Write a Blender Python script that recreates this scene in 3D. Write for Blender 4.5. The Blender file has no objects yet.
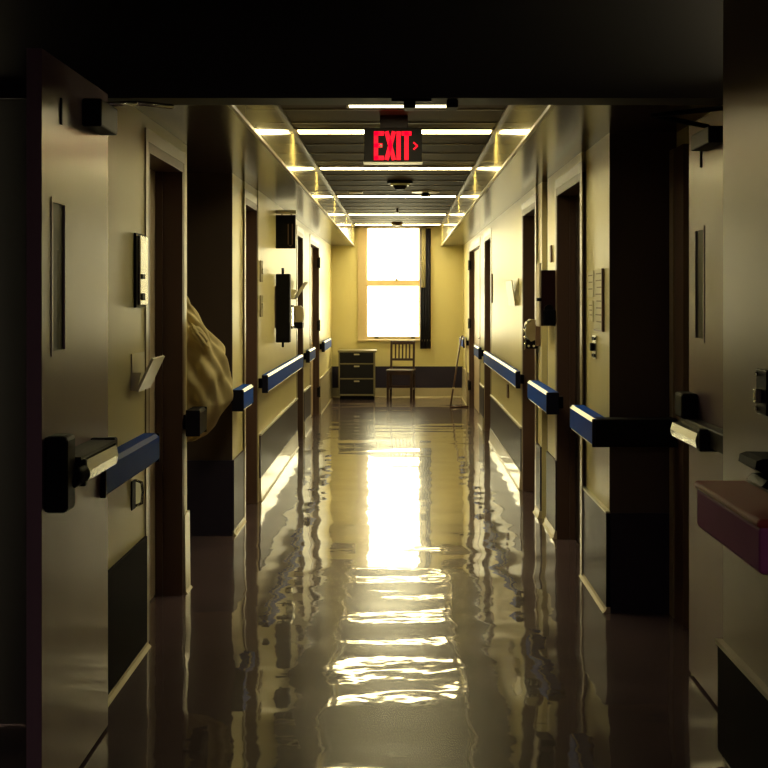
import bpy, bmesh, math, random
from mathutils import Vector, Matrix
random.seed(7)
scn = bpy.context.scene
C = scn.collection
PI = math.pi

# ------------------------------------------------------------------ camera
cam_d = bpy.data.cameras.new('camera')
cam = bpy.data.objects.new('camera', cam_d); C.objects.link(cam)
cam.location = (0, 0, 1.5); cam.rotation_euler = (PI/2, 0, 0)
cam_d.sensor_width = 36; cam_d.lens = 65.625
cam_d.shift_x = -16/768; cam_d.shift_y = -86/768
cam_d.clip_start = .05; cam_d.clip_end = 200
scn.camera = cam
# ------------------------------------------------------------------ world (bright overcast daylight), only reaches in by the window
w = bpy.data.worlds.new('overcast_sky'); scn.world = w; w.use_nodes = True
bg = w.node_tree.nodes['Background']
bg.inputs[0].default_value = (1.0, 0.90, 0.52, 1); bg.inputs[1].default_value = 13.0
pl = bpy.data.lights.new('window_portal', 'AREA'); pl.shape = 'RECTANGLE'; pl.size = 0.8; pl.size_y = 1.66
pl.cycles.is_portal = True
po = bpy.data.objects.new('window_portal', pl); C.objects.link(po)
po.location = (-.103, 21.42, 1.745); po.rotation_euler = (-PI/2, 0, 0)
# added dim fill light behind the camera, lifts the dark near faces
ll = bpy.data.lights.new('lobby_fill', 'AREA'); ll.shape = 'DISK'; ll.size = .5; ll.energy = 18; ll.color = (1.0, .70, .68)
lo_ = bpy.data.objects.new('lobby_fill', ll); C.objects.link(lo_); lo_.location = (-.2, -1.0, 2.55)
LIGHT = 21.0
LIGHT_COL = (1.0, .83, .40)
vs = scn.view_settings
scn.display_settings.display_device = 'sRGB'
vs.view_transform = 'Standard'; vs.look = 'None'; vs.gamma = 1; vs.exposure = 0.45; vs.use_curve_mapping = False

# ------------------------------------------------------------------ materials
def mat(name, col, rough=.5, metal=0, spec=.5, coat=0, coat_r=.1, emit=None, es=0, noise=None, bump=None, nscale=(1,1,1)):
    m = bpy.data.materials.new(name); m.use_nodes = True
    nt = m.node_tree; b = nt.nodes['Principled BSDF']
    b.inputs['Base Color'].default_value = (*col, 1)
    b.inputs['Roughness'].default_value = rough
    b.inputs['Metallic'].default_value = metal
    b.inputs['Specular IOR Level'].default_value = spec
    b.inputs['Coat Weight'].default_value = coat
    b.inputs['Coat Roughness'].default_value = coat_r
    if emit:
        b.inputs['Emission Color'].default_value = (*emit, 1); b.inputs['Emission Strength'].default_value = es
    tc = mp = None
    if noise or bump:
        tc = nt.nodes.new('ShaderNodeTexCoord'); mp = nt.nodes.new('ShaderNodeMapping')
        mp.inputs['Scale'].default_value = nscale
        nt.links.new(tc.outputs['Object'], mp.inputs[0])
    if noise:   # (scale, amount) tonal variation
        n = nt.nodes.new('ShaderNodeTexNoise'); n.inputs['Scale'].default_value = noise[0]; n.inputs['Detail'].default_value = 4
        r = nt.nodes.new('ShaderNodeMix'); r.data_type = 'RGBA'
        r.inputs[6].default_value = (*[c*(1-noise[1]) for c in col], 1)
        r.inputs[7].default_value = (*[min(1, c*(1+noise[1])) for c in col], 1)
        nt.links.new(mp.outputs[0], n.inputs[0]); nt.links.new(n.outputs[0], r.inputs[0]); nt.links.new(r.outputs[2], b.inputs['Base Color'])
    if bump:    # (scale, distance)
        n = nt.nodes.new('ShaderNodeTexNoise'); n.inputs['Scale'].default_value = bump[0]; n.inputs['Detail'].default_value = 1.5
        bu = nt.nodes.new('ShaderNodeBump'); bu.inputs['Distance'].default_value = bump[1]; bu.inputs['Strength'].default_value = 1
        nt.links.new(mp.outputs[0], n.inputs[0]); nt.links.new(n.outputs[0], bu.inputs['Height'])
        nt.links.new(bu.outputs[0], b.inputs['Normal'])
        if coat: nt.links.new(bu.outputs[0], b.inputs['Coat Normal'])
    return m

M = {}
M['wall'] = mat('cream_wall_paint', (.70, .635, .33), 0.36, spec=.2, noise=(1.5, .06), bump=(3, .0012))
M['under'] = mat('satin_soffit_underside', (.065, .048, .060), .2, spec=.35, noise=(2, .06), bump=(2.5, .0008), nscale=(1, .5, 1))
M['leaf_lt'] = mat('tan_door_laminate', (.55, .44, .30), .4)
M['soffit'] = mat('glossy_soffit_glow', (.68, .58, .25), .12, spec=.5, coat=.3, coat_r=.08, noise=(2, .06), bump=(2.5, .0008), nscale=(1, .5, 1))  # yellow base colour carries the lamps' glow on the soffit faces
M['kick'] = mat('slate_kick_panel', (.035, .030, .055), .4, spec=.1, noise=(6, .12), bump=(4, .0008))
M['kickshade'] = mat('shaded_kick_panel', (.014, .010, .016), .6, spec=.02, noise=(6, .12))  # kick panel colour with the near panels' shade put in
M['cove'] = mat('pale_cove_base', (.50, .44, .30), .22, noise=(3, .08))
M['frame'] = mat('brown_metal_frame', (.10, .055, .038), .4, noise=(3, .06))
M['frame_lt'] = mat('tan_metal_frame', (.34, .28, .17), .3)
M['leaf'] = mat('grey_tan_door_laminate', (.24, .17, .205), .24, spec=.3, noise=(2, .08), bump=(3, .0012))
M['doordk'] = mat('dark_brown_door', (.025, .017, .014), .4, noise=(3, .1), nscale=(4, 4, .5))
M['alcove'] = mat('shaded_wall_faces', (.07, .045, .035), .5, noise=(2, .06))
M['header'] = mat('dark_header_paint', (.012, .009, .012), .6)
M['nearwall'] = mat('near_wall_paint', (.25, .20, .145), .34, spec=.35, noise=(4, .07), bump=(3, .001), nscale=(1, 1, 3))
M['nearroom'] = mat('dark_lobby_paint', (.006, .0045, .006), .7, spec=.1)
M['blue'] = mat('blue_vinyl_rail', (.002, .06, .44), .5, spec=.03, noise=(8, .08))
M['burg'] = mat('burgundy_wood_rail', (.45, .09, .08), .45, spec=.2, noise=(5, .15), nscale=(1, .3, 4))
M['plum'] = mat('plum_vinyl_rail', (.48, .15, .38), .5, spec=.08, noise=(5, .1))
M['alu'] = mat('pale_aluminium', (.6, .58, .46), .35, metal=.6)
M['steel'] = mat('brushed_steel', (.62, .62, .52), .25, metal=1)
M['black'] = mat('black_plastic', (.004, .004, .007), .5, spec=.1)
M['navy'] = mat('navy_end_cap', (.003, .004, .015), .45, spec=.25)
M['glassdk'] = mat('dark_wired_glass', (.006, .006, .01), .4, spec=.08)
M['paper'] = mat('notice_paper', (.78, .74, .52), .6)
M['ink'] = mat('printed_ink', (.36, .31, .18), .6)
M['plate'] = mat('ivory_plastic', (.62, .58, .42), .35)
M['brownpl'] = mat('brown_plastic', (.13, .07, .04), .4)
M['wood'] = mat('dark_cherry_wood', (.03, .010, .008), .35, noise=(8, .25), nscale=(3, 3, .6))
M['drawer'] = mat('dark_drawer_front', (.008, .008, .014), .4, spec=.25)
M['cabfr'] = mat('olive_grey_frame', (.2, .185, .12), .35)
M['cloth'] = mat('beige_canvas', (.66, .55, .28), .85, noise=(14, .12), bump=(10, .035), nscale=(1, 1, .6))
M['curt'] = mat('navy_curtain', (.015, .014, .035), .8)
M['curtlt'] = mat('tan_curtain_lining', (.46, .40, .24), .8)
M['winfr'] = mat('painted_window_wood', (.62, .50, .30), .35)
M['red'] = mat('exit_red', (.06, .0, .0), .6, emit=(1, .0, .02), es=1.1)
M['exitbox'] = mat('exit_housing', (.008, .006, .006), .5, spec=.2)
M['redbox'] = mat('dark_red_enamel', (.02, .003, .003), .4, spec=.3)
M['clear'] = mat('frosted_plastic', (.55, .48, .33), .55, spec=.3)
M['tube'] = mat('light_diffuser', (.8, .8, .7), .5, emit=LIGHT_COL, es=LIGHT)
M['tubedim'] = mat('light_diffuser_dim', (.8, .8, .7), .5, emit=(1, .88, .50), es=4.0)
M['grid'] = mat('ceiling_grid_metal', (.14, .12, .08), .5, spec=.2)

# window glass: thin pane (clear + faint reflection)
g = bpy.data.materials.new('window_glass'); g.use_nodes = True
nt = g.node_tree; nt.nodes.clear()
o_ = nt.nodes.new('ShaderNodeOutputMaterial'); mx = nt.nodes.new('ShaderNodeMixShader'); t_ = nt.nodes.new('ShaderNodeBsdfTransparent')
gl = nt.nodes.new('ShaderNodeBsdfGlossy'); gl.inputs['Roughness'].default_value = .02; mx.inputs[0].default_value = .06
nt.links.new(t_.outputs[0], mx.inputs[1]); nt.links.new(gl.outputs[0], mx.inputs[2]); nt.links.new(mx.outputs[0], o_.inputs[0])
M['glass'] = g

# waxed floor
f = bpy.data.materials.new('waxed_vinyl_tile'); f.use_nodes = True
nt = f.node_tree; b = nt.nodes['Principled BSDF']
tc = nt.nodes.new('ShaderNodeTexCoord')
def link(a, c): nt.links.new(a, c)
br = nt.nodes.new('ShaderNodeTexBrick'); br.offset = 0; br.inputs['Scale'].default_value = 1
br.inputs['Brick Width'].default_value = .305; br.inputs['Row Height'].default_value = .305; br.inputs['Mortar Size'].default_value = .0015
br.inputs['Color1'].default_value = (.125, .085, .095, 1); br.inputs['Color2'].default_value = (.11, .075, .085, 1); br.inputs['Mortar'].default_value = (.07, .05, .05, 1)
link(tc.outputs['Object'], br.inputs[0])
n0 = nt.nodes.new('ShaderNodeTexNoise'); n0.inputs['Scale'].default_value = 3; n0.inputs['Detail'].default_value = 6
link(tc.outputs['Object'], n0.inputs[0])
mm = nt.nodes.new('ShaderNodeMix'); mm.data_type = 'RGBA'; mm.blend_type = 'MULTIPLY'; mm.inputs[0].default_value = .5
link(br.outputs[0], mm.inputs[6]); link(n0.outputs[0], mm.inputs[7]); link(mm.outputs[2], b.inputs['Base Color'])
b.inputs['Roughness'].default_value = .25; b.inputs['Specular IOR Level'].default_value = .07
b.inputs['Coat Weight'].default_value = .8; b.inputs['Coat IOR'].default_value = 1.4; b.inputs['Coat Roughness'].default_value = .03
mpa = nt.nodes.new('ShaderNodeMapping'); mpa.inputs['Scale'].default_value = (.8, 1.5, 1); link(tc.outputs['Object'], mpa.inputs[0])
na = nt.nodes.new('ShaderNodeTexNoise'); na.inputs['Scale'].default_value = 1.2; na.inputs['Detail'].default_value = 1.0; link(mpa.outputs[0], na.inputs[0])
nb = nt.nodes.new('ShaderNodeTexNoise'); nb.inputs['Scale'].default_value = 6; nb.inputs['Detail'].default_value = 2; link(tc.outputs['Object'], nb.inputs[0])
b1 = nt.nodes.new('ShaderNodeBump'); b1.inputs['Distance'].default_value = .012; b1.inputs['Strength'].default_value = 1; link(na.outputs[0], b1.inputs['Height'])
b2 = nt.nodes.new('ShaderNodeBump'); b2.inputs['Distance'].default_value = .0010; b2.inputs['Strength'].default_value = 1; link(nb.outputs[0], b2.inputs['Height']); link(b1.outputs[0], b2.inputs['Normal'])
link(b2.outputs[0], b.inputs['Normal']); link(b2.outputs[0], b.inputs['Coat Normal'])
M['floor'] = f

# ceiling tile
f = bpy.data.materials.new('ceiling_tile'); f.use_nodes = True
nt = f.node_tree; b = nt.nodes['Principled BSDF']; b.inputs['Roughness'].default_value = .7; b.inputs['Specular IOR Level'].default_value = .12
tc = nt.nodes.new('ShaderNodeTexCoord'); n0 = nt.nodes.new('ShaderNodeTexNoise'); n0.inputs['Scale'].default_value = 60
cr = nt.nodes.new('ShaderNodeMix'); cr.data_type = 'RGBA'; cr.inputs[6].default_value = (.055, .045, .042, 1); cr.inputs[7].default_value = (.08, .066, .058, 1)
link(tc.outputs['Object'], n0.inputs[0]); link(n0.outputs[0], cr.inputs[0]); link(cr.outputs[2], b.inputs['Base Color'])
M['ceil'] = f

# ------------------------------------------------------------------ mesh helpers
def bx(bm, x0, x1, y0, y1, z0, z1, bev=0, mi=0):
    t = bmesh.new()
    bmesh.ops.create_cube(t, size=1)
    for v in t.verts:
        v.co = Vector(((x0+x1)/2 + v.co.x*abs(x1-x0), (y0+y1)/2 + v.co.y*abs(y1-y0), (z0+z1)/2 + v.co.z*abs(z1-z0)))
    if bev: bmesh.ops.bevel(t, geom=t.edges[:], offset=bev, segments=2, affect='EDGES', profile=.5)
    for fc in t.faces: fc.material_index = mi
    me = bpy.data.meshes.new('t'); t.to_mesh(me); t.free(); bm.from_mesh(me); bpy.data.meshes.remove(me)

def cyl(bm, a, c, r, r2=None, n=16):
    a = Vector(a); c = Vector(c); d = c-a
    t = bmesh.new()
    bmesh.ops.create_cone(t, cap_ends=True, segments=n, radius1=r, radius2=r if r2 is None else r2, depth=d.length)
    q = Vector((0, 0, 1)).rotation_difference(d.normalized())
    bmesh.ops.transform(t, matrix=Matrix.Translation((a+c)/2) @ q.to_matrix().to_4x4(), verts=t.verts)
    for fc in t.faces: fc.smooth = len(fc.verts) == 4
    me = bpy.data.meshes.new('t'); t.to_mesh(me); t.free(); bm.from_mesh(me); bpy.data.meshes.remove(me)

def pipe(bm, pts, r, n=12):
    for i in range(len(pts)-1): cyl(bm, pts[i], pts[i+1], r, n=n)
    for p in pts:
        t = bmesh.new(); bmesh.ops.create_uvsphere(t, u_segments=n, v_segments=8, radius=r)
        bmesh.ops.translate(t, vec=Vector(p), verts=t.verts)
        for fc in t.faces: fc.smooth = True
        me = bpy.data.meshes.new('t'); t.to_mesh(me); t.free(); bm.from_mesh(me); bpy.data.meshes.remove(me)

def prism(bm, poly, axis, a, c):
    """extrude a 2-D polygon: axis 'x' takes (y,z), 'y' takes (x,z), 'z' takes (x,y)"""
    def P(p, t):
        return {'x': (t, p[0], p[1]), 'y': (p[0], t, p[1]), 'z': (p[0], p[1], t)}[axis]
    A = [bm.verts.new(P(p, a)) for p in poly]; B = [bm.verts.new(P(p, c)) for p in poly]
    fs = [bm.faces.new(A), bm.faces.new(B[::-1])]
    n = len(poly)
    for i in range(n): fs.append(bm.faces.new((A[i], B[i], B[(i+1) % n], A[(i+1) % n])))
    bmesh.ops.recalc_face_normals(bm, faces=fs)

def obj(name, fn, m, parent=None, label=None):
    """link one mesh object; fn(bm) draws in world space; origin is moved to the base of the shape"""
    bm = bmesh.new(); fn(bm)
    vsx = [v.co for v in bm.verts]
    lo = Vector((min(v.x for v in vsx), min(v.y for v in vsx), min(v.z for v in vsx)))
    hi = Vector((max(v.x for v in vsx), max(v.y for v in vsx), max(v.z for v in vsx)))
    org = Vector(((lo.x+hi.x)/2, (lo.y+hi.y)/2, lo.z))
    for v in bm.verts: v.co -= org
    me = bpy.data.meshes.new(name); bm.to_mesh(me); bm.free()
    o = bpy.data.objects.new(name, me); C.objects.link(o); me.materials.append(m)
    o.location = org
    if parent:
        o.parent = parent
        wp = Vector(parent.location)
        if parent.parent: wp += Vector(parent.parent.location)
        o.location = org - wp
    if label: o['label'] = label
    return o

def thing(name, label, cat, loc, group=None):
    o = bpy.data.objects.new(name, None); C.objects.link(o); o.location = loc; o.empty_display_size = .1
    o['label'] = label; o['category'] = cat
    if group: o['group'] = group
    return o
def tag(o, label, cat, group=None):
    o['label'] = label; o['category'] = cat
    if group: o['group'] = group
    return o
def struct(name, fn, m, parent=None):
    o = obj(name, fn, m, parent)
    if not parent: o['kind'] = 'structure'
    return o
def boxes(lst, bev=0):
    def fn(bm):
        for q in lst: bx(bm, *q, bev=bev)
    return fn

# ------------------------------------------------------------------ dimensions
YF = 21.2            # far wall
ZC = 2.585           # ceiling
ZS = 2.29            # soffit underside
ZH = 2.18            # door head
SL, SR = -.695, .625  # soffit inner faces
KT, KB = .475, .14   # kick panel

# ------------------------------------------------------------------ floor and ceiling
struct('floor', boxes([(-3, 3, -2.2, YF+.3, -.1, 0)]), M['floor'])
struct('ceiling', boxes([(-3, 3, -2.2, YF+.3, ZC, ZC+.1)]), M['ceil'])
# soffits either side of the tiled strip
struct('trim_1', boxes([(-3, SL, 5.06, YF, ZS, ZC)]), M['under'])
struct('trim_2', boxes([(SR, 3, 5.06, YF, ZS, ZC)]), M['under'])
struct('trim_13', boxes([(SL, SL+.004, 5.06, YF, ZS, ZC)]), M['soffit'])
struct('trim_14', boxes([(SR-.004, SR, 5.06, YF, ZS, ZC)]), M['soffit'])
# ceiling grid bars
def gridf(bm):
    y = 5.6
    while y < YF:
        if not 6.55 < y < 7.95 and all(abs(y-q) > .24 for q in (9.04, 11.6, 14.8, 18.0, 20.5)):
            bx(bm, SL, SR, y-.012, y+.012, ZC-.006, ZC)
        y += .61
    bx(bm, SL, SL+.022, 5.06, YF, ZC-.012, ZC); bx(bm, SR-.022, SR, 5.06, YF, ZC-.012, ZC)
struct('trim_3', gridf, M['grid'])
# bright metal edge strip along each soffit corner
struct('trim_4', boxes([(SL-.010, SL+.007, 5.06, YF-.001, ZS-.003, ZS+.012)]), M['frame_lt'])
struct('trim_5', boxes([(SR-.007, SR+.010, 5.06, YF-.001, ZS-.003, ZS+.012)]), M['frame_lt'])

# ------------------------------------------------------------------ left wall
D = .5
LW = [  # (plane, y0, y1)
    (-1.10, 5.06, 6.09), (-1.105, 7.1, 7.26), (-1.06, 8.86, 9.47), (-1.04, 10.27, 14.12), (-1.04, 14.98, 16.2), (-1.04, 17.95, YF)]
def leftf(bm):
    for x, a, c in LW: bx(bm, x-D, x, a, c, 0, ZS)
    for (x, a, c) in [(-1.10, 6.09, 7.1), (-1.05, 9.47, 10.27), (-1.04, 14.12, 14.98), (-1.04, 16.2, 17.95)]:
        bx(bm, x-D, x, a, c, ZH, ZS)
        bx(bm, x-D, x-.2, a, c, 0, ZH)
struct('wall_left', leftf, M['wall'])
# deep alcove: shade on faces turned to the lobby is put into the colour
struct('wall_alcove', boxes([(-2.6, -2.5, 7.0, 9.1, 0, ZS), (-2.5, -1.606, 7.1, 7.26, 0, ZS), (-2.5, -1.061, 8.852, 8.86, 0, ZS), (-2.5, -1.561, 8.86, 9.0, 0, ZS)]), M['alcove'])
def leftkick(bm):
    t = .012
    bx(bm, -1.06, -1.06+t, 8.84, 9.41, .03, KT)
    bx(bm, -1.04, -1.04+t, 10.33, 14.06, KB+.03, KT+.01)
    bx(bm, -1.04, -1.04+t, 15.04, 16.14, KB+.03, KT+.01)
    bx(bm, -2.5, -1.055, 8.834, 8.852, 0, KT)
struct('baseboard_left', leftkick, M['kick'])
struct('baseboard_left', boxes([(-1.10, -1.088, 5.06, 6.03, .02, KT)]), M['kickshade'])
def leftcove(bm):
    for x, a, c, top in [(-1.04, 10.33, 14.06, KB+.03), (-1.04, 15.04, 16.14, KB+.03), (-1.04, 18.0, YF, .46), (-1.06, 8.834, 9.41, .03), (-1.1, 5.06, 6.03, .02), (-1.105, 7.1, 7.265, .40)]:
        prism(bm, [(x, 0), (x+.03, 0), (x+.018, .012), (x+.014, top), (x, top)], 'y', a, c)
struct('baseboard_left', leftcove, M['cove'])
def kickcap(bm):     # pale top edge of the panels
    for x, a, c in [(-1.04, 10.33, 14.06), (-1.04, 15.04, 16.14)]:
        bx(bm, x, x+.018, a, c, KT+.01, KT+.022)
struct('trim_6', kickcap, M['alu'])

# ------------------------------------------------------------------ right wall
RW = [(1.32, 4.55, 6.69), (1.0, 6.69, 7.56), (.98, 8.75, 9.3), (.965, 9.52, 9.86), (.957, 10.9, 14.7), (.957, 15.8, 16.75), (.957, 19.3, YF)]
def rightf(bm):
    for x, a, c in RW: bx(bm, x, 1.6, a, c, 0, ZS)
    for (x, a, c) in [(.98, 7.56, 8.75), (.957, 9.86, 10.9), (.957, 14.7, 15.8), (.957, 16.75, 19.3)]:
        bx(bm, x, 1.6, a, c, ZH, ZS); bx(bm, x+.2, 1.6, a, c, 0, ZH)
    bx(bm, 1.08, 1.6, 9.3, 9.52, 0, ZS)
struct('wall_right', rightf, M['wall'])
# faces of the two right-hand piers that look to the lobby, their shade put into a brown colour
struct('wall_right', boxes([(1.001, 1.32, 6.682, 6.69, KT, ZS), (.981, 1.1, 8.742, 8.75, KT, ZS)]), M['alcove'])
def rightkick(bm):
    t = .012
    bx(bm, 1.0-.02, 1.0, 6.66, 7.56, .03, KT)
    bx(bm, .985, 1.32, 6.66, 6.69, .0, KT)
    bx(bm, .98-t, .98, 8.72, 9.28, .05, KT+.01)
    bx(bm, .97, 1.10, 8.72, 8.75, 0, KT)
    bx(bm, .965-t, .965, 9.53, 9.82, .05, KT+.01)
    bx(bm, .957-t, .957, 10.96, 14.64, KB, KT)
    bx(bm, .957-t, .957, 15.86, 16.69, KB, KT)
struct('baseboard_right', rightkick, M['kick'])
def rightcove(bm):
    for x, a, c, top in [(1.0, 6.655, 7.56, .03), (.98, 8.715, 9.29, .05), (.965, 9.53, 9.82, .05), (.957, 10.96, 14.64, KB), (.957, 15.86, 16.69, KB), (.957, 19.36, YF, .46)]:  # near pier's thin pale strip draws the reflection at the floor gap
        prism(bm, [(x, 0), (x-.036, 0), (x-.024, .012), (x-.016, top), (x, top)], 'y', a, c)
struct('baseboard_right', rightcove, M['cove'])
struct('trim_7', boxes([(.957-.018, .957, 10.96, 14.64, KT, KT+.014), (.957-.018, .957, 15.86, 16.69, KT, KT+.014), (.978, 1.0, 6.66, 7.56, KT, KT+.01)]), M['alu'])

# ------------------------------------------------------------------ lobby end, where the camera stands
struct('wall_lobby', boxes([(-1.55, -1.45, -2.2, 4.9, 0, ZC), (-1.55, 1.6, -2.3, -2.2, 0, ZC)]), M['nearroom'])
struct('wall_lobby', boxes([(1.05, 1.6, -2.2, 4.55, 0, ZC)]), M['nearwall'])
def nk(bm):
    bx(bm, 1.035, 1.05, -2.2, 4.56, .03, .375); bx(bm, 1.035, 1.3, 4.55, 4.562, 0.03, .375)
struct('baseboard_lobby', nk, M['kickshade'])
struct('trim_8', boxes([(1.028, 1.05, -2.2, 4.562, .375, .39)]), M['frame_lt'])
# header and frame of the fire doors
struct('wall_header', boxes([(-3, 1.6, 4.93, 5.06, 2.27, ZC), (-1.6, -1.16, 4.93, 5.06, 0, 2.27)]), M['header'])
fr = thing('trim_9', '', '', (0, 4.9, 0)); fr['kind'] = 'structure'; del fr['label']; del fr['category']
obj('door_frame', boxes([(-1.45, 1.32, 4.9, 5.08, 2.2, 2.275), (-1.16, -1.10, 4.9, 5.08, 0, 2.2)]), M['header'], fr)
for (xa, xb, zz) in ((.013, .055, 2.17), (.165, .205, 2.172)):
    obj('latch_strike', boxes([(xa, xb, 4.93, 5.02, zz, 2.2)], .004), M['black'], fr)
obj('latch_bracket', boxes([(-.03, .11, 4.91, 4.95, 2.19, 2.2)]), M['black'], fr)

# ------------------------------------------------------------------ doors along the corridor
def door(n, side, x, y0, y1, recess=.13, fm='frame', lm='doordk', handle=None, hinges=False, arch='frame_lt', hside=0):
    """side -1 left, +1 right; x wall plane"""
    e = bpy.data.objects.new('door_%d' % n, None); C.objects.link(e); e.location = (x, (y0+y1)/2, 0); e['kind'] = 'structure'
    s = side; xr = x + s*recess; xo = x - s*.004
    def fb(bm):
        bx(bm, min(xo, xr), max(xo, xr), y0, y0+.045, 0, ZH); bx(bm, min(xo, xr), max(xo, xr), y1-.045, y1, 0, ZH)
        bx(bm, min(xo, xr), max(xo, xr), y0+.045, y1-.045, ZH-.045, ZH)
        m0, m1 = xr - s*.035, xr
        bx(bm, min(m0, m1), max(m0, m1), y1-.062, y1-.045, 0, ZH-.045)
    obj('door_frame', fb, M[fm], e)
    def ab(bm):
        a0, a1 = x, x - s*.006
        lo, hi = min(a0, a1), max(a0, a1)
        bx(bm, lo, hi, y0-.055, y0, 0, ZH+.055); bx(bm, lo, hi, y1, y1+.055, 0, ZH+.055); bx(bm, lo, hi, y0, y1, ZH, ZH+.055)
    obj('architrave', ab, M[arch], e)
    l0, l1 = xr + s*.002, xr + s*.045
    lf = obj('door_leaf', boxes([(min(l0, l1), max(l0, l1), y0+.004, y1-.004, .008, ZH-.003)]), M[lm], e)
    hy = (y0+.12) if hside == 0 else (y1-.12)
    def hb(bm):
        cyl(bm, (xr, hy, 1.02), (xr-s*.055, hy, 1.02), .011)
        q = 1 if hside == 0 else -1
        pipe(bm, [(xr-s*.055, hy, 1.02), (xr-s*.06, hy+q*.11, 1.015)], .009)
        bx(bm, xr-s*.006, xr, hy-.03, hy+.03, .93, 1.1)
    h = obj('door_handle', hb, M['steel'], e)
    if hinges:
        for z in (.3, 1.15, 1.95):
            obj('hinge', lambda bm: (bx(bm, xo-s*.004, xo+s*.02, y1-.1, y1-.02, z-.06, z+.06), cyl(bm, (xo-s*.008, y1-.05, z-.07), (xo-s*.008, y1-.05, z+.07), .01)), M['black'], e)
    return e
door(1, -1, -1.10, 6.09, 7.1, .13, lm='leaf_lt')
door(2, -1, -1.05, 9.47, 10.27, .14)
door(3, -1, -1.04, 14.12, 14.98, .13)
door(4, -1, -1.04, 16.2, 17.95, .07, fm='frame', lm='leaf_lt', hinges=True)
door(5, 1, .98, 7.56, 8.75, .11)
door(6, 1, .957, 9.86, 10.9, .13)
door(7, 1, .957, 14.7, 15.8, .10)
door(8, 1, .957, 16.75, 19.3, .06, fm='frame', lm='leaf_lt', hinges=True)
# brown jamb on the recessed wall behind the right fire door
struct('trim_10', boxes([(1.28, 1.32, 6.56, 6.655, 0, 2.2)]), M['frame_lt'])
struct('trim_11', boxes([(1.285, 1.32, 6.35, 6.56, 0, 2.2)]), M['frame'])
# dark slot between the two wall pieces on the right
struct('trim_12', boxes([(1.0, 1.08, 9.505, 9.515, 0, ZS), (1.07, 1.078, 9.31, 9.505, 0, ZS)]), M['frame'])

# ------------------------------------------------------------------ fire door leaves
def fire_leaf(n, s, x, y0, y1, top, wy0, wy1, wz0, wz1):
    e = bpy.data.objects.new('door_%d' % n, None); C.objects.link(e); e.location = (x, (y0+y1)/2, 0); e['kind'] = 'structure'
    xb = x + s*.044
    z0 = .012
    def lf(bm):
        lo, hi = min(x, xb), max(x, xb)
        bx(bm, lo, hi, y0, wy0, z0, top); bx(bm, lo, hi, wy1, y1, z0, top)
        bx(bm, lo, hi, wy0, wy1, z0, wz0); bx(bm, lo, hi, wy0, wy1, wz1, top)
    obj('door_leaf', lf, M['leaf'], e)
    obj('vision_pane', boxes([(min(x+s*.003, x+s*.02), max(x+s*.003, x+s*.02), wy0, wy1, wz0, wz1)]), M['glassdk'], e, 'dark narrow glass pane')
    p0, p1 = min(x, x-s*.0025), max(x, x-s*.0025)
    obj('pane_bead', boxes([(p0, p1, wy0-.016, wy0, wz0-.016, wz1+.016), (p0, p1, wy1, wy1+.016, wz0-.016, wz1+.016), (p0, p1, wy0, wy1, wz0-.016, wz0), (p0, p1, wy0, wy1, wz1, wz1+.016)]), M['leaf'], e)
    return e
dl = fire_leaf(9, -1, -1.018, 3.98, 4.88, 2.21, 4.10, 4.245, 1.345, 1.78)
dr = fire_leaf(10, 1, 1.156, 4.66, 5.60, 2.19, 5.33, 5.47, 1.345, 1.76)
# push bar on the left leaf
pb = obj('push_bar', lambda bm: (prism(bm, [(-.965, .958), (-.932, .955), (-.925, .985), (-.932, 1.018), (-.97, 1.024)], 'y', 4.13, 4.6)), M['steel'], dl, 'bright metal push bar')
obj('latch_case', lambda bm: (bx(bm, -1.018, -.948, 3.985, 4.10, .885, 1.105, bev=.014)), M['black'], pb)
obj('rod_coupling', lambda bm: (cyl(bm, (-.975, 4.06, .965), (-.945, 4.14, .985), .03, .034), bx(bm, -.99, -.925, 4.12, 4.145, .945, 1.025, bev=.005)), M['black'], pb)
obj('bar_housing', lambda bm: (bx(bm, -1.018, -.965, 4.08, 4.64, .965, 1.035, bev=.006), bx(bm, -1.018, -.934, 4.10, 4.62, 1.024, 1.034), bx(bm, -1.018, -.935, 4.6, 4.64, .95, 1.04, bev=.006)), M['black'], pb)
# closer on the left leaf
cl = obj('door_closer', lambda bm: bx(bm, -1.018, -.955, 4.48, 4.74, 2.05, 2.14, bev=.006), M['black'], dl)
obj('closer_arm', lambda bm: (pipe(bm, [(-.985, 4.7, 2.15), (-.9, 4.78, 2.165), (-.80, 4.9, 2.17)], .009)), M['steel'], cl)
obj('edge_bolt', boxes([(-1.018, -1.012, 4.19, 4.205, 2.02, 2.1)], .002), M['black'], dl)
# push bar on the right leaf
pb = obj('push_bar', lambda bm: prism(bm, [(1.105, .965), (1.068, .96), (1.062, .985), (1.07, 1.012), (1.108, 1.018)], 'y', 5.04, 5.5), M['steel'], dr, 'bright metal push bar')
obj('bar_housing', lambda bm: (bx(bm, 1.10, 1.156, 4.75, 5.5, .965, 1.035, bev=.006), bx(bm, 1.07, 1.156, 5.0, 5.045, .95, 1.03, bev=.006)), M['black'], pb)
obj('latch_case', lambda bm: bx(bm, 1.09, 1.156, 5.42, 5.56, 1.03, 1.13, bev=.012), M['black'], pb)
cl = obj('door_closer', lambda bm: bx(bm, 1.09, 1.156, 4.95, 5.25, 2.05, 2.11, bev=.006), M['black'], dr)
obj('closer_arm', lambda bm: pipe(bm, [(1.12, 5.1, 2.125), (.90, 4.98, 2.15), (1.13, 4.9, 2.165)], .009), M['black'], cl)
obj('edge_bolt', boxes([(1.15, 1.156, 5.36, 5.375, 2.0, 2.08)], .002), M['black'], dr)

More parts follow.
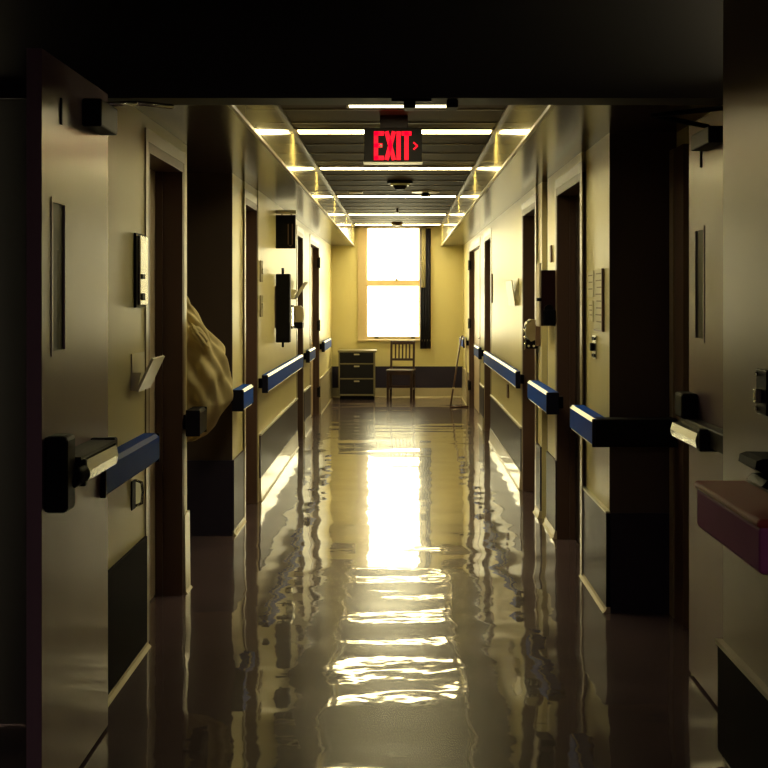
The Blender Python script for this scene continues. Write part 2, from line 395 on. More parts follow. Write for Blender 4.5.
# ------------------------------------------------------------------ far wall with window
wx0, wx1, wz0, wz1 = -.53, .32, .875, ZC-.005
struct('wall_back', boxes([(-1.6, wx0, YF, YF+.25, 0, ZC), (wx1, 1.6, YF, YF+.25, 0, ZC), (wx0, wx1, YF, YF+.25, 0, wz0)]), M['wall'])
struct('baseboard_back', boxes([(-1.04, .957, YF-.014, YF, .14, .465)]), M['kick'])
struct('baseboard_back', lambda bm: prism(bm, [(YF, 0), (YF-.03, 0), (YF-.018, .012), (YF-.014, .14), (YF, .14)], 'x', -1.04, .957), M['cove'])
win = bpy.data.objects.new('window_1', None); C.objects.link(win); win.location = (-.1, YF, wz0); win['kind'] = 'structure'
obj('window_frame', boxes([(-.64, -.53, YF-.03, YF, .83, wz1), (.32, .46, YF-.03, YF, .83, wz1), (-.53, -.5, YF+.0, YF+.2, wz0, wz1), (.295, .32, YF, YF+.2, wz0, wz1), (-.5, .295, YF, YF+.2, wz1-.012, wz1)]), M['winfr'], win)
obj('window_sill', boxes([(-.64, .46, YF-.05, YF+.1, .845, .875)], .006), M['winfr'], win)
for nm, za, zb, yy in (('upper_sash', 1.715, wz1-.012, YF+.13), ('lower_sash', .875, 1.725, YF+.09)):
    sgl = obj(nm, boxes([(-.5, -.488, yy, yy+.035, za, zb), (.285, .295, yy, yy+.035, za, zb), (-.488, .285, yy, yy+.035, za, za+(.06 if nm == 'upper_sash' else .04)), (-.488, .285, yy, yy+.035, zb-(.045 if nm == 'lower_sash' else .008), zb)]), M['winfr'], win)
    obj('glass_pane', boxes([(-.488, .285, yy+.015, yy+.019, za+.04, zb-(.045 if nm == 'lower_sash' else .008))]), M['glass'], sgl)
    if nm == 'lower_sash':
        for xx in (-.36, .2): obj('sash_lift', boxes([(xx-.03, xx+.03, yy-.02, yy, .885, .905)], .004), M['black'], sgl)
        obj('sash_lock', boxes([(-.07, -.03, yy-.005, yy+.03, 1.775, 1.797)], .004), M['brownpl'], sgl)

# curtain gathered at the right of the window
cu = thing('window_curtain', 'narrow dark curtain gathered along the right side of the far window', 'curtain', (.38, YF-.06, .73))
def curtain(x0, x1, z0, z1, folds, amp, yb):
    def fn(bm):
        n = folds*8
        for lay in (0, 1): pass
        rows = []
        for z in (z0, z1):
            rows.append([bm.verts.new((x0+(x1-x0)*i/n, yb - amp*(.5+.5*math.sin(2*PI*folds*i/n)), z)) for i in range(n+1)] +
                        [bm.verts.new((x0+(x1-x0)*i/n, yb - amp*(.5+.5*math.sin(2*PI*folds*i/n))+.008, z)) for i in range(n, -1, -1)])
        k = len(rows[0])
        for i in range(k):
            fc = bm.faces.new((rows[0][i], rows[0][(i+1) % k], rows[1][(i+1) % k], rows[1][i])); fc.smooth = True
        bm.faces.new(rows[0]); bm.faces.new(rows[1][::-1])
        bmesh.ops.recalc_face_normals(bm, faces=bm.faces[:])
    return fn
obj('curtain_fabric', curtain(.305, .465, .735, 2.55, 4, .045, YF-.045), M['curt'], cu)
obj('curtain_lining', curtain(.325, .385, 1.66, 2.55, 2, .02, YF-.095), M['curtlt'], cu, 'tan upper fold')
obj('curtain_rod', lambda bm: cyl(bm, (-.55, YF-.07, 2.565), (.5, YF-.07, 2.565), .008), M['frame_lt'], cu)

# ------------------------------------------------------------------ ceiling lights
YL = (9.04, 11.6, 14.8, 18.0, 20.45)
names = ['troffer light just past the exit sign, nearest of the full-width ones', 'second full-width ceiling light beyond the exit sign, ahead of the smoke detector',
         'third full-width ceiling light beyond the exit sign, right behind the round ceiling dome', 'fourth full-width ceiling light, last but one before the window', 'full-width ceiling light directly above the far window']
def light_frame(x0, x1, y, hw):
    return boxes([(x0, x1, y-hw-.015, y-hw, ZC-.014, ZC-.001), (x0, x1, y+hw, y+hw+.015, ZC-.014, ZC-.001), (x0, x0+.015, y-hw, y+hw, ZC-.014, ZC-.001), (x1-.015, x1, y-hw, y+hw, ZC-.014, ZC-.001)])
for i, y in enumerate(YL):
    t = thing('ceiling_light', names[i], 'ceiling light', (-.035, y, ZC-.014), 'lit troffer lights across the corridor ceiling')
    hw = .105
    obj('light_frame', light_frame(SL+.024, SR-.024, y, hw), M['grid'], t)
    obj('diffuser', boxes([(SL+.039, SR-.039, y-hw, y+hw, ZC-.012, ZC-.002)]), M['tube'], t)
t = thing('ceiling_light', 'short dim ceiling panel nearest the camera, half hidden by the dark header', 'ceiling light', (0, 7.2, ZC-.014))
obj('light_frame', light_frame(-.30, .28, 7.27, .63), M['grid'], t)
obj('diffuser', boxes([(-.285, .265, 6.65, 7.89, ZC-.012, ZC-.002)]), M['tubedim'], t)

# ------------------------------------------------------------------ exit sign
ex = thing('exit_sign', 'black hanging box sign with glowing red EXIT letters and a chevron', 'exit sign', (-.04, 8.3, 2.31))
u = 8.3/1400
def px(x): return (x-400)*u
def pz(y): return 1.5-(y-298)*u
obj('housing', boxes([(px(364), px(422), 8.3, 8.37, pz(162), pz(128))], .003), M['exitbox'], ex)
obj('bottom_edge', boxes([(px(363.5), px(422.5), 8.295, 8.375, pz(163.6), pz(162))]), M['alu'], ex, 'pale strip under the sign')
obj('canopy', boxes([(px(380), px(408), 8.31, 8.36, pz(128), ZC)], .003), M['redbox'], ex)
def strokes(bm, segs, w):
    for (xa, ya, xb, yb) in segs:
        d = Vector((xb-xa, yb-ya)).normalized(); nrm = Vector((-d.y, d.x))*w/2
        pts = [(xa+nrm.x, ya+nrm.y), (xb+nrm.x, yb+nrm.y), (xb-nrm.x, yb-nrm.y), (xa-nrm.x, ya-nrm.y)]
        prism(bm, [(px(p[0]), pz(p[1])) for p in pts], 'y', 8.292, 8.3)
T, B = 131.5, 160
LT = {'letter_e': [(376, T, 376, B), (374, T+2, 384, T+2), (374, 145.5, 382.5, 145.5), (374, B-2, 384, B-2)],
      'letter_x': [(386.5, T, 394, B), (394, T, 386.5, B)],
      'letter_i': [(398.6, T, 398.6, B)],
      'letter_t': [(406.5, T, 406.5, B), (401.5, T+2, 411.5, T+2)]}
for k, sg in LT.items(): obj(k, (lambda s_: lambda bm: strokes(bm, s_, 4.2))(sg), M['red'], ex)
obj('chevron', lambda bm: strokes(bm, [(413.5, 142.5, 417.5, 146), (417.5, 146, 413.5, 149.5)], 1.5), M['red'], ex)
obj('test_lamp', lambda bm: cyl(bm, (px(381), 8.3, pz(146)), (px(381), 8.289, pz(146)), .008), M['plate'], ex)

# ceiling fittings
t = thing('smoke_detector', 'dark round detector on the ceiling beyond the exit sign', 'smoke detector', (0, 12.9, ZC))
obj('base_plate', lambda bm: cyl(bm, (0, 12.95, ZC-.03), (0, 12.95, ZC), .12, n=32), M['black'], t)
obj('sensor_dome', lambda bm: cyl(bm, (0, 12.95, ZC-.085), (0, 12.95, ZC-.03), .045, .075, 24), M['black'], t)
obj('status_ring', lambda bm: cyl(bm, (0, 12.95, ZC-.045), (0, 12.95, ZC-.03), .085, .09, 32), M['plate'], t, 'pale ring')
t = thing('sprinkler_head', 'small dark sprinkler with a pale round plate right of the detector', 'sprinkler', (.26, 14.2, ZC))
obj('escutcheon', lambda bm: cyl(bm, (.26, 14.25, ZC-.012), (.26, 14.25, ZC), .14, n=32), M['plate'], t)
obj('nozzle', lambda bm: (cyl(bm, (.26, 14.25, ZC-.05), (.26, 14.25, ZC-.012), .05, .03, 20)), M['black'], t)
t = tag(obj('ceiling_beacon', lambda bm: (cyl(bm, (-.04, 20.05, ZC-.04), (-.04, 20.05, ZC), .08, n=24), cyl(bm, (-.04, 20.05, ZC-.055), (-.04, 20.05, ZC-.04), .05, .07, 24)), M['brownpl']), 'small brown ceiling fitting just before the far window', 'ceiling fitting')
tag(obj('ceiling_vent', boxes([(-.52, -.38, 14.25, 14.37, ZC-.012, ZC)], .003), M['plate']), 'small pale ceiling plate left of centre before the third light', 'vent')
tag(obj('ceiling_hook', lambda bm: (cyl(bm, (-.03, 17.0, ZC-.04), (-.03, 17.0, ZC), .014), cyl(bm, (-.03, 17.0, ZC-.05), (-.03, 17.0, ZC-.04), .03)), M['brownpl']), 'tiny brown ceiling sprinkler between the last two lights', 'sprinkler')

# ------------------------------------------------------------------ handrails
def rail(label, s, xw, xo, y0, y1, z0=.808, z1=.938, wrap=None, body='blue', hl=True, cap='navy'):
    """s side, xw wall plane, xo outer face"""
    t = thing('handrail', label, 'handrail', ((xw+xo)/2, (y0+y1)/2, z0), 'wall handrails')
    xi = xw - s*.035
    lo, hi = min(xi, xo), max(xi, xo)
    c = .014
    def bodyf(bm):
        q = -s  # direction from wall to corridor
        poly = [(xi, z0), (xo-q*c, z0), (xo, z0+c), (xo, z1-c), (xo-q*c, z1), (xi, z1)]
        prism(bm, poly, 'y', y0+.004, y1-.004)
    obj('rail_body', bodyf, M[body], t)
    def capf(y):
        return lambda bm: bx(bm, lo-.001, hi+.001, y-.006, y+.006, z0-.001, z1+.001, bev=.004)
    obj('end_cap', capf(y0+.002), M[cap], t); obj('end_cap', capf(y1-.002), M[cap], t)
    if hl:  # pale strips stand in for the gloss highlights on the rail edges
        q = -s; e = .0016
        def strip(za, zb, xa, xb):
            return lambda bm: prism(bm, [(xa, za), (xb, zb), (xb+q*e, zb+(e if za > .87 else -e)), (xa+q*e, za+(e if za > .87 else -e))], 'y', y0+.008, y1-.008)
        obj('top_highlight', strip(z1-c-.002, z1, xo, xo-q*(c+.0)), M['alu'], t, 'bright strip drawn as the edge highlight')
        obj('bottom_highlight', strip(z0+c*.5, z0, xo-q*c*.5, xo-q*c), M['alu'], t, 'bright strip drawn as the edge highlight')
    n = 2 if y1-y0 > .6 else 1
    for k in range(n):
        yy = y0+.12 + (y1-y0-.24)*k if n > 1 else (y0+y1)/2
        obj('bracket', boxes([(min(xw, xi), max(xw, xi), yy-.04, yy+.04, z0+.03, z1-.03)]), M['black'], t)
    return t
rail('blue handrail beyond the push bar of the open left fire door', -1, -1.10, -1.0, 4.76, 5.82, hl=False, z0=.82)
rail('dark handrail stub on the left door jamb in front of the canvas bag', -1, -1.105, -1.0, 7.0, 7.245, hl=False, body='black')
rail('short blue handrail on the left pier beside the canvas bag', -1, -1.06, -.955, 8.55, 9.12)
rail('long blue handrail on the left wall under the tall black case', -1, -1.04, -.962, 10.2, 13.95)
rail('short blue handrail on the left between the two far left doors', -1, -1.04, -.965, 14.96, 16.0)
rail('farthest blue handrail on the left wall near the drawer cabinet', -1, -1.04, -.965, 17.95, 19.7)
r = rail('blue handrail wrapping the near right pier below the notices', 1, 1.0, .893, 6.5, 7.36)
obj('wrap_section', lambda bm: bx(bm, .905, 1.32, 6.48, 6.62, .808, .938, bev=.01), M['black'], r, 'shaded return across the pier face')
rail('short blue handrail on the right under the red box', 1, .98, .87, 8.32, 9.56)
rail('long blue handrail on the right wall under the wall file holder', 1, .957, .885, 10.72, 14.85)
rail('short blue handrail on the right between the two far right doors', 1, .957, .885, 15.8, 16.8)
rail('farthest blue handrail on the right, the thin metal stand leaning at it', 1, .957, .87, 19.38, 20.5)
# burgundy rail on the near right wall
t = thing('handrail', 'wide burgundy handrail on the near right wall, closest to the camera', 'handrail', (.97, 3.9, .8), 'wall handrails')
obj('rail_body', lambda bm: bx(bm, .897, 1.05, 3.49, 4.235, .808, .93, bev=.012), M['plum'], t)
obj('top_cap', lambda bm: bx(bm, .890, 1.05, 3.485, 4.24, .925, .948, bev=.009), M['burg'], t, 'burgundy top moulding')
# ------------------------------------------------------------------ black handset on the near right rail
t = thing('handset', 'black curved handset mounted on the near right wall just above the burgundy handrail', 'handset', (1.05, 3.72, .985))
obj('grip', lambda bm: prism(bm, [(.918, 1.058), (.922, 1.078), (.94, 1.084), (1.05, 1.082), (1.05, 1.03), (.975, 1.03), (.94, 1.045)], 'y', 3.62, 3.80), M['black'], t)
obj('cradle', lambda bm: prism(bm, [(.935, 1.012), (.95, 1.028), (1.05, 1.028), (1.05, .985), (.985, .985)], 'y', 3.62, 3.78), M['black'], t)
# switch on near right wall
t = thing('key_switch', 'dark key switch on the near right wall above the burgundy rail', 'switch', (1.05, 4.02, 1.17))
obj('switch_plate', lambda bm: bx(bm, 1.036, 1.05, 3.96, 4.075, 1.165, 1.295, bev=.004), M['black'], t)
obj('switch_toggle', lambda bm: bx(bm, 1.015, 1.036, 4.0, 4.03, 1.20, 1.24, bev=.004), M['steel'], t)
for zq in (1.18, 1.28): obj('screw', lambda bm: cyl(bm, (1.036, 4.06, zq), (1.03, 4.06, zq), .006), M['steel'], t)

# ------------------------------------------------------------------ left wall fittings near
t = thing('sign_holder', 'dark slim room sign with steel edge on the left wall above the file pocket', 'sign', (-1.1, 5.85, 1.46))
obj('back_plate', lambda bm: bx(bm, -1.1, -1.088, 5.78, 5.98, 1.46, 1.77, bev=.003), M['black'], t)
obj('front_panel', lambda bm: bx(bm, -1.088, -1.078, 5.82, 5.99, 1.47, 1.76, bev=.003), M['steel'], t)
obj('slider', lambda bm: bx(bm, -1.078, -1.073, 5.84, 5.9, 1.49, 1.52), M['black'], t); obj('slider', lambda bm: bx(bm, -1.078, -1.073, 5.84, 5.9, 1.58, 1.60), M['black'], t)
def pocket(name, label, s, xw, y0, y1, z0, z1, m, out=.09, group='wall file pockets'):
    t = thing(name, label, 'file pocket', (xw, (y0+y1)/2, z0), group)
    q = -s
    obj('back_plate', boxes([(min(xw, xw+q*.006), max(xw, xw+q*.006), y0, y1, z0, z1)]), M[m], t)
    obj('front_plate', lambda bm: prism(bm, [(xw+q*.02, z0), (xw+q*.03, z0-.004), (xw+q*(out+.008), z1-.02), (xw+q*out, z1-.015)], 'y', y0, y1), M[m], t)
    obj('side_plate', lambda bm: prism(bm, [(xw+q*.006, z0), (xw+q*.025, z0), (xw+q*out*.5, (z0+z1)/2), (xw+q*.006, (z0+z1)/2)], 'y', y0, y0+.004), M[m], t)
    return t
pocket('file_pocket', 'pale angled file pocket on the left jamb above the near blue rail', -1, -1.1, 5.72, 6.0, 1.12, 1.27, 'alu', .085)
pocket('file_pocket', 'pale V-shaped file pocket on the far left wall beside the tall black case', -1, -1.04, 13.2, 13.6, 1.49, 1.67, 'paper', .14)
pocket('file_pocket', 'cream file pocket on the right wall above the long blue handrail', 1, .957, 11.3, 11.95, 1.44, 1.66, 'plate', .05)
t = thing('door_pull', 'small oval steel pull on the left wall under the near blue rail', 'pull', (-1.1, 5.75, .64))
obj('pull_plate', lambda bm: bx(bm, -1.1, -1.094, 5.72, 5.80, .63, .75, bev=.003), M['black'], t)
obj('pull_ring', lambda bm: pipe(bm, [(-1.094, 5.8, .64), (-1.07, 5.8, .65), (-1.066, 5.8, .695), (-1.07, 5.8, .735), (-1.094, 5.8, .745)], .006), M['steel'], t)

# ------------------------------------------------------------------ notices on right pier
def card(name, label, x, y0, y1, z0, z1, frame=True, cat='notice'):
    t = thing(name, label, cat, (x, (y0+y1)/2, z0))
    obj('sheet', boxes([(x-.006, x, y0, y1, z0, z1)]), M['paper'], t)
    def ink(bm):
        n = max(3, int((z1-z0)/.035))
        for k in range(n):
            zz = z1-.02-(z1-z0-.03)*k/n
            bx(bm, x-.0075, x-.006, y0+(y1-y0)*.15, y0+(y1-y0)*(.85-.25*random.random()), zz-.006, zz)
    obj('printed_lines', ink, M['ink'], t)
    if frame: obj('holder_edge', boxes([(x-.014, x, y0-.012, y0, z0, z1), (x-.01, x, y0, y1, z0-.006, z0)]), M['brownpl'], t, 'dark edge')
    return t
card('framed_notice', 'large pale notice with dark edge on the side of the near right pier', 1.0, 6.86, 7.16, 1.34, 1.645)
card('room_sign', 'small upper room sign beside the large notice on the right pier', 1.0, 7.2, 7.42, 1.505, 1.64, False, 'sign')
card('room_sign', 'small lower card beside the large notice on the right pier', 1.0, 7.22, 7.38, 1.38, 1.485, False, 'sign')
t = thing('key_switch', 'small black key switch under the notices on the near right pier', 'switch', (1.0, 7.18, 1.19))
obj('switch_plate', lambda bm: bx(bm, .992, 1.0, 7.1, 7.22, 1.19, 1.31, bev=.003), M['steel'], t)
obj('switch_toggle', lambda bm: bx(bm, .972, .992, 7.14, 7.18, 1.23, 1.27, bev=.003), M['black'], t)
for zq in (1.2, 1.285): obj('plate_clip', lambda bm: bx(bm, .985, .992, 7.11, 7.20, zq, zq+.015), M['black'], t)
def switch(label, s, x, y, z0, z1, wd=.08):
    q = -s
    t = thing('light_switch', label, 'switch', (x, y, z0))
    obj('switch_plate', lambda bm: bx(bm, min(x, x+q*.01), max(x, x+q*.01), y-wd, y+wd, z0, z1, bev=.003), M['ink'], t)
    obj('switch_toggle', lambda bm: bx(bm, min(x+q*.01, x+q*.02), max(x+q*.01, x+q*.02), y-.02, y+.02, (z0+z1)/2-.02, (z0+z1)/2+.02), M['plate'], t)
switch('dark upright sign plate on the left wall just past the second door', -1, -1.04, 10.45, 1.62, 1.78)
switch('dark switch plate on the left wall just past the second door', -1, -1.04, 10.45, 1.36, 1.52)
t = tag(obj('room_sign', lambda bm: bx(bm, .942, .957, 14.45, 14.6, 1.45, 1.75, bev=.003), M['brownpl']), 'tall narrow dark room sign beside the far right dark doorway', 'sign')
tag(obj('room_sign', lambda bm: bx(bm, .968, .98, 9.0, 9.06, 1.73, 1.84, bev=.003), M['brownpl']), 'tiny dark plate on the right wall above the red box', 'sign')
tag(obj('wall_plate', lambda bm: bx(bm, .945, .957, 12.3, 12.42, .62, .74, bev=.003), M['brownpl']), 'small socket plate under the long right handrail', 'socket')

# ------------------------------------------------------------------ red box with pale front, right wall
t = thing('extinguisher_cabinet', 'dark red wall box with a pale narrow front above the right handrail', 'cabinet', (.92, 8.9, 1.32))
obj('cabinet_body', lambda bm: bx(bm, .885, .98, 8.78, 9.15, 1.325, 1.675, bev=.004), M['redbox'], t)
dd = obj('cabinet_door', lambda bm: bx(bm, .873, .885, 8.77, 8.97, 1.32, 1.72, bev=.003), M['clear'], t, 'pale door seen edge on')
obj('latch', lambda bm: bx(bm, .858, .885, 8.76, 8.80, 1.48, 1.50), M['black'], dd)
obj('gauge_block', lambda bm: (bx(bm, .893, .975, 8.74, 8.78, 1.33, 1.43, bev=.012), cyl(bm, (.93, 8.745, 1.43), (.93, 8.775, 1.43), .028)), M['black'], t)
# dispenser below it
t = thing('soap_dispenser', 'steel curved dispenser with dark nozzle on the right, beside the red box', 'dispenser', (.92, 9.7, 1.2))
obj('mount_plate', lambda bm: bx(bm, .93, .965, 9.6, 9.8, 1.17, 1.34, bev=.006), M['frame'], t)
obj('cover', lambda bm: prism(bm, [(.95, 1.35), (.90, 1.352), (.872, 1.33), (.862, 1.28), (.868, 1.24), (.90, 1.2), (.95, 1.22)], 'y', 9.62, 9.78), M['frame_lt'], t)
obj('loop', lambda bm: pipe(bm, [(.90, 9.6, 1.35), (.872, 9.6, 1.338), (.853, 9.6, 1.29), (.853, 9.6, 1.24), (.86, 9.6, 1.2), (.85, 9.6, 1.15)], .006), M['steel'], t)
obj('nozzle', lambda bm: (bx(bm, .865, .95, 9.63, 9.77, 1.15, 1.215, bev=.01), ), M['black'], t)
for xq in (.885, .92): obj('rivet', lambda bm: cyl(bm, (xq, 9.632, 1.17), (xq, 9.62, 1.17), .008), M['plate'], t)

# ------------------------------------------------------------------ left middle wall: hanging sign, black case, dispenser
t = thing('projecting_sign', 'dark square sign projecting from the left wall under the soffit', 'sign', (-.96, 11.75, 1.9))
obj('sign_panel', lambda bm: bx(bm, -1.04, -.875, 11.72, 11.76, 1.915, 2.195, bev=.004), M['black'], t)
obj('top_rail', lambda bm: bx(bm, -1.06+.02, -.868, 11.70, 11.78, 2.205, 2.235, bev=.004), M['plate'], t, 'pale hanging rail')
for xq in (-.99, -.91): obj('hanger', lambda bm: cyl(bm, (xq, 11.74, 2.19), (xq, 11.74, 2.21), .006), M['brownpl'], t)
obj('symbol', lambda bm: (bx(bm, -.94, -.932, 11.716, 11.72, 1.95, 2.12), bx(bm, -.905, -.897, 11.716, 11.72, 1.95, 2.12), prism(bm, [(-.94, 1.95), (-.918, 1.93), (-.897, 1.95), (-.918, 1.938)], 'y', 11.716, 11.72)), M['brownpl'], t, 'faint brown outline')
t = thing('wall_case', 'tall narrow black case hanging on the left wall above the long handrail', 'case', (-.99, 11.6, 1.1))
obj('case_body', lambda bm: bx(bm, -1.03, -.912, 11.6, 11.72, 1.13, 1.70, bev=.008), M['black'], t)
obj('hanging_pin', lambda bm: (cyl(bm, (-.975, 11.65, 1.70), (-.975, 11.65, 1.745), .011), bx(bm, -.985, -.965, 11.63, 11.67, 1.735, 1.75, bev=.003)), M['black'], t)
obj('bottom_pin', lambda bm: cyl(bm, (-.975, 11.65, 1.09), (-.975, 11.65, 1.13), .010), M['black'], t)
obj('wall_mount', boxes([(-1.04, -1.03, 11.62, 11.70, 1.25, 1.6)]), M['brownpl'], t)
t = thing('soap_dispenser', 'pale rounded dispenser with dark base on the left wall past the black case', 'dispenser', (-.98, 13.8, 1.19))
obj('cover', lambda bm: prism(bm, [(-1.04, 1.42), (-.985, 1.425), (-.955, 1.40), (-.948, 1.33), (-.955, 1.26), (-1.04, 1.26)], 'y', 13.75, 13.92), M['clear'], t)
obj('nozzle', lambda bm: bx(bm, -1.04, -.955, 13.74, 13.93, 1.20, 1.262, bev=.01), M['black'], t)
t = thing('glove_box_holder', 'grey bracket holder on the left wall between case and dispenser', 'holder', (-1.0, 12.8, 1.2))
obj('holder_box', lambda bm: bx(bm, -1.04, -.985, 12.75, 12.95, 1.24, 1.42, bev=.004), M['steel'], t)
obj('clip', lambda bm: bx(bm, -1.04, -.98, 12.74, 12.96, 1.42, 1.435), M['black'], t); obj('clip', lambda bm: bx(bm, -1.04, -.98, 12.74, 12.96, 1.22, 1.24), M['black'], t)

# ------------------------------------------------------------------ cabinet with three drawers
cx0, cx1, cy0, cy1, ch = -.905, -.36, 20.6, 21.05, .73
cab = thing('drawer_cabinet', 'low dark three-drawer cabinet with pale edges left of the chair', 'cabinet', ((cx0+cx1)/2, (cy0+cy1)/2, 0))
obj('cabinet_body', lambda bm: bx(bm, cx0+.01, cx1-.01, cy0+.02, cy1, .06, ch-.03), M['drawer'], cab)
obj('cabinet_top', lambda bm: bx(bm, cx0-.01, cx1+.015, cy0-.01, cy1, ch-.03, ch, bev=.004), M['cabfr'], cab)
obj('face_frame', boxes([(cx0, cx0+.018, cy0, cy0+.025, .05, ch-.03), (cx1-.03, cx1-.008, cy0, cy0+.025, .05, ch-.03), (cx0, cx1-.008, cy0, cy0+.025, .06, .085), (cx0, cx1-.008, cy0, cy0+.025, .305, .32), (cx0, cx1-.008, cy0, cy0+.025, .525, .54)]), M['cabfr'], cab, 'pale frame')
for za, zb in ((.09, .30), (.325, .52), (.545, .695)):
    d = obj('drawer', lambda bm: bx(bm, cx0+.022, cx1-.034, cy0+.002, cy0+.02, za, zb, bev=.003), M['drawer'], cab)
    zc_ = zb-.025
    xm = (cx0+cx1)/2
    obj('drawer_handle', lambda bm: (bx(bm, xm-.045, xm+.035, cy0-.018, cy0-.008, zc_-.01, zc_+.01, bev=.003), bx(bm, xm-.045, xm-.037, cy0-.01, cy0+.002, zc_-.006, zc_+.006), bx(bm, xm+.027, xm+.035, cy0-.01, cy0+.002, zc_-.006, zc_+.006)), M['alu'], d)
obj('plinth', lambda bm: bx(bm, cx0+.02, cx1-.02, cy0+.04, cy1-.02, 0, .06), M['black'], cab)

# ------------------------------------------------------------------ wooden chair
chx, chy = .015, 20.62
chair = thing('wooden_chair', 'dark cherry slat-back chair standing under the far window', 'chair', (chx, chy, 0))
W2 = .185; rot = math.radians(-7)
def R(p): # local chair coords -> world; local y points to the wall
    x, y, z = p
    return (chx + x*math.cos(rot)-y*math.sin(rot), chy + x*math.sin(rot)+y*math.cos(rot), z)
def rbox(x0, x1, y0, y1, z0, z1, bev=0, lean=0):
    def fn(bm):
        t = bmesh.new(); bx(t, x0, x1, y0, y1, z0, z1, bev)
        for v in t.verts:
            k = max(0, v.co.z-.44)
            v.co = Vector(R((v.co.x, v.co.y + lean*k, v.co.z)))
        me = bpy.data.meshes.new('t'); t.to_mesh(me); t.free(); bm.from_mesh(me); bpy.data.meshes.remove(me)
    return fn
obj('seat', rbox(-.20, .20, -.20, .18, .425, .45, .006), M['wood'], chair)
obj('apron', lambda bm: [f_(bm) for f_ in (rbox(-.165, .165, -.185, -.17, .375, .425), rbox(-.165, .165, .155, .17, .375, .425), rbox(-.185, -.17, -.17, .155, .375, .425), rbox(.17, .185, -.17, .155, .375, .425))], M['wood'], chair)
for sx in (-1, 1):
    xa, xb = sorted((sx*.155, sx*.19))
    obj('leg', rbox(xa, xb, -.195, -.16, 0, .425, .004), M['wood'], chair)
    obj('leg', rbox(xa, xb, .15, .182, 0, .425, .004), M['wood'], chair)
    xa, xb = sorted((sx*.152, sx*.184))
    obj('back_post', rbox(xa, xb, .15, .18, .45, .865, .004, .12), M['wood'], chair)
obj('top_rail', rbox(-.152, .152, .152, .178, .81, .865, .004, .12), M['wood'], chair)
obj('lower_back_rail', rbox(-.152, .152, .155, .175, .57, .605, .003, .12), M['wood'], chair)
for k in range(5):
    xc = -.105+.0525*k
    obj('back_slat', rbox(xc-.011, xc+.011, .158, .172, .605, .81, 0, .12), M['wood'], chair)
obj('stretcher', rbox(-.155, .155, -.185, -.167, .20, .225), M['wood'], chair)
obj('stretcher', rbox(-.18, -.165, -.16, .15, .15, .17), M['wood'], chair)
obj('stretcher', rbox(.165, .18, -.16, .15, .15, .17), M['wood'], chair)

# ------------------------------------------------------------------ thin metal stand leaning at far right rail
st = thing('folding_stand', 'thin dark metal stand leaning against the far right handrail end', 'stand', (.8, 19.3, 0))
obj('front_leg', lambda bm: pipe(bm, [(.69, 19.15, .013), (.845, 19.32, .955), (.865, 19.33, .975)], .012), M['frame'], st)
obj('foot_bar', lambda bm: pipe(bm, [(.69, 19.15, .013), (.925, 19.17, .013)], .013), M['frame'], st)
obj('rear_leg', lambda bm: pipe(bm, [(.925, 19.17, .013), (.90, 19.34, .96)], .010), M['clear'], st, 'pale rear tube')
obj('clamp', lambda bm: bx(bm, .715, .75, 19.18, 19.215, .25, .275, bev=.004), M['clear'], st)

# ------------------------------------------------------------------ canvas bag hanging in the alcove
bag = thing('laundry_bag', 'beige canvas bag hanging in folds in the dark left alcove', 'bag', (-1.2, 7.52, .72))
prof = [ # z, right edge X, left edge X, half depth
    (1.68, -1.255, -1.30, .02), (1.62, -1.225, -1.315, .035), (1.55, -1.18, -1.34, .055), (1.48, -1.14, -1.37, .08), (1.42, -1.10, -1.40, .10), (1.37, -1.065, -1.43, .12),
    (1.315, -1.015, -1.46, .14), (1.245, -.965, -1.49, .165), (1.18, -.94, -1.51, .18), (1.10, -.915, -1.52, .19), (1.02, -.903, -1.52, .195), (.94, -.913, -1.5, .19),
    (.87, -.955, -1.47, .175), (.81, -.995, -1.43, .15), (.76, -1.045, -1.38, .11), (.73, -1.11, -1.32, .06), (.722, -1.18, -1.25, .02)]
def interp(z):
    for i in range(len(prof)-1):
        a, b_ = prof[i], prof[i+1]
        if a[0] >= z >= b_[0]:
            t = (a[0]-z)/(a[0]-b_[0]); return [a[k]+(b_[k]-a[k])*t for k in range(4)]
    return prof[-1]
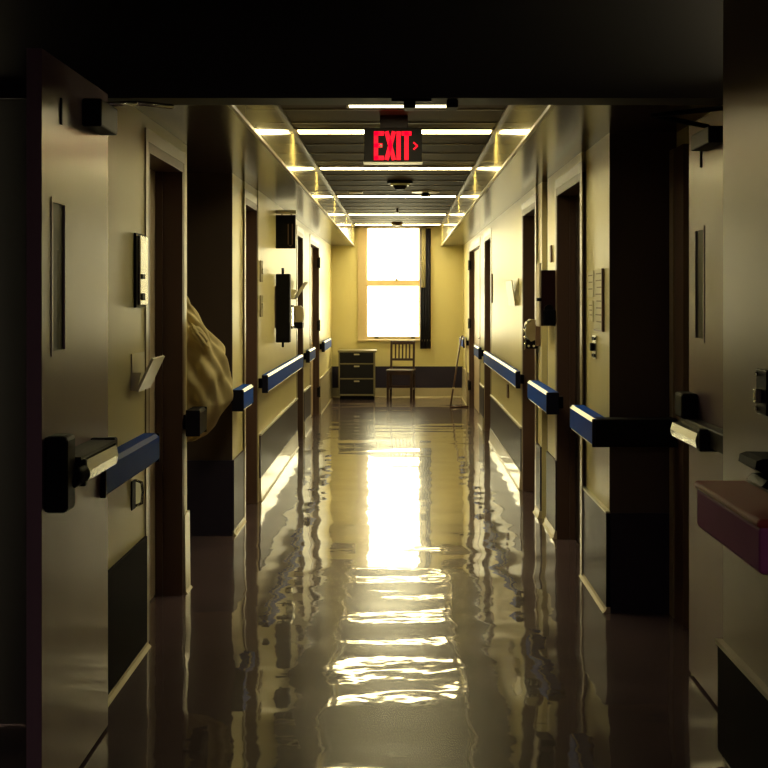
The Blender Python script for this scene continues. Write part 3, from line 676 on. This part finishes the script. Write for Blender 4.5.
def bagf(bm):
    NZ, NA = 90, 120
    rows = []
    for i in range(NZ+1):
        z = 1.68-(1.68-.722)*(i/NZ)
        _, xr, xl, hd = interp(z)
        cxm = (xr+xl)/2; rx = (xr-xl)/2
        row = []
        for j in range(NA):
            a = 2*PI*j/NA
            # slanted gathered folds
            zz = (1.68-z)
            fold = .5*math.sin(9*a + 14*zz + 1.5*math.sin(5*zz)) + .35*math.sin(15*a - 30*zz) + .22*math.sin(23*zz*1.3 + 4*a)
            fold += .25*math.sin(31*zz+7*a)*math.exp(-((zz-.42)/.2)**2)
            amp = .017*min(1, rx/.1) * (1.25 if z > .95 else .8)
            ca, sa = math.cos(a), math.sin(a)
            row.append(bm.verts.new((cxm + (rx+amp*fold)*ca, 7.485 + (hd+amp*2.4*fold)*sa + .02, z + .006*math.sin(3*a+9*zz))))
        rows.append(row)
    for i in range(NZ):
        for j in range(NA):
            fc = bm.faces.new((rows[i][j], rows[i][(j+1) % NA], rows[i+1][(j+1) % NA], rows[i+1][j])); fc.smooth = True
    bm.faces.new(rows[0]); bm.faces.new(rows[-1][::-1])
    bmesh.ops.recalc_face_normals(bm, faces=bm.faces[:])
obj('bag_body', bagf, M['cloth'], bag)
def knot(bm):
    t = bmesh.new(); bmesh.ops.create_icosphere(t, subdivisions=4, radius=1)
    for v in t.verts:
        n_ = 1 + .12*math.sin(7*v.co.x+5*v.co.z) + .08*math.sin(13*v.co.y+9*v.co.z)
        p = v.co*n_
        v.co = Vector((-1.055 + p.x*.042 - p.z*.018, 7.355 + p.y*.045, 1.30 + p.z*.055 - p.x*.02))
    for fc in t.faces: fc.smooth = True
    me = bpy.data.meshes.new('t'); t.to_mesh(me); t.free(); bm.from_mesh(me); bpy.data.meshes.remove(me)
obj('knotted_corner', knot, M['cloth'], bag)
obj('hanging_loop', lambda bm: pipe(bm, [(-1.28, 7.50, 1.67), (-1.28, 7.42, 1.74), (-1.28, 7.32, 1.76), (-1.28, 7.262, 1.75)], .008), M['cloth'], bag)
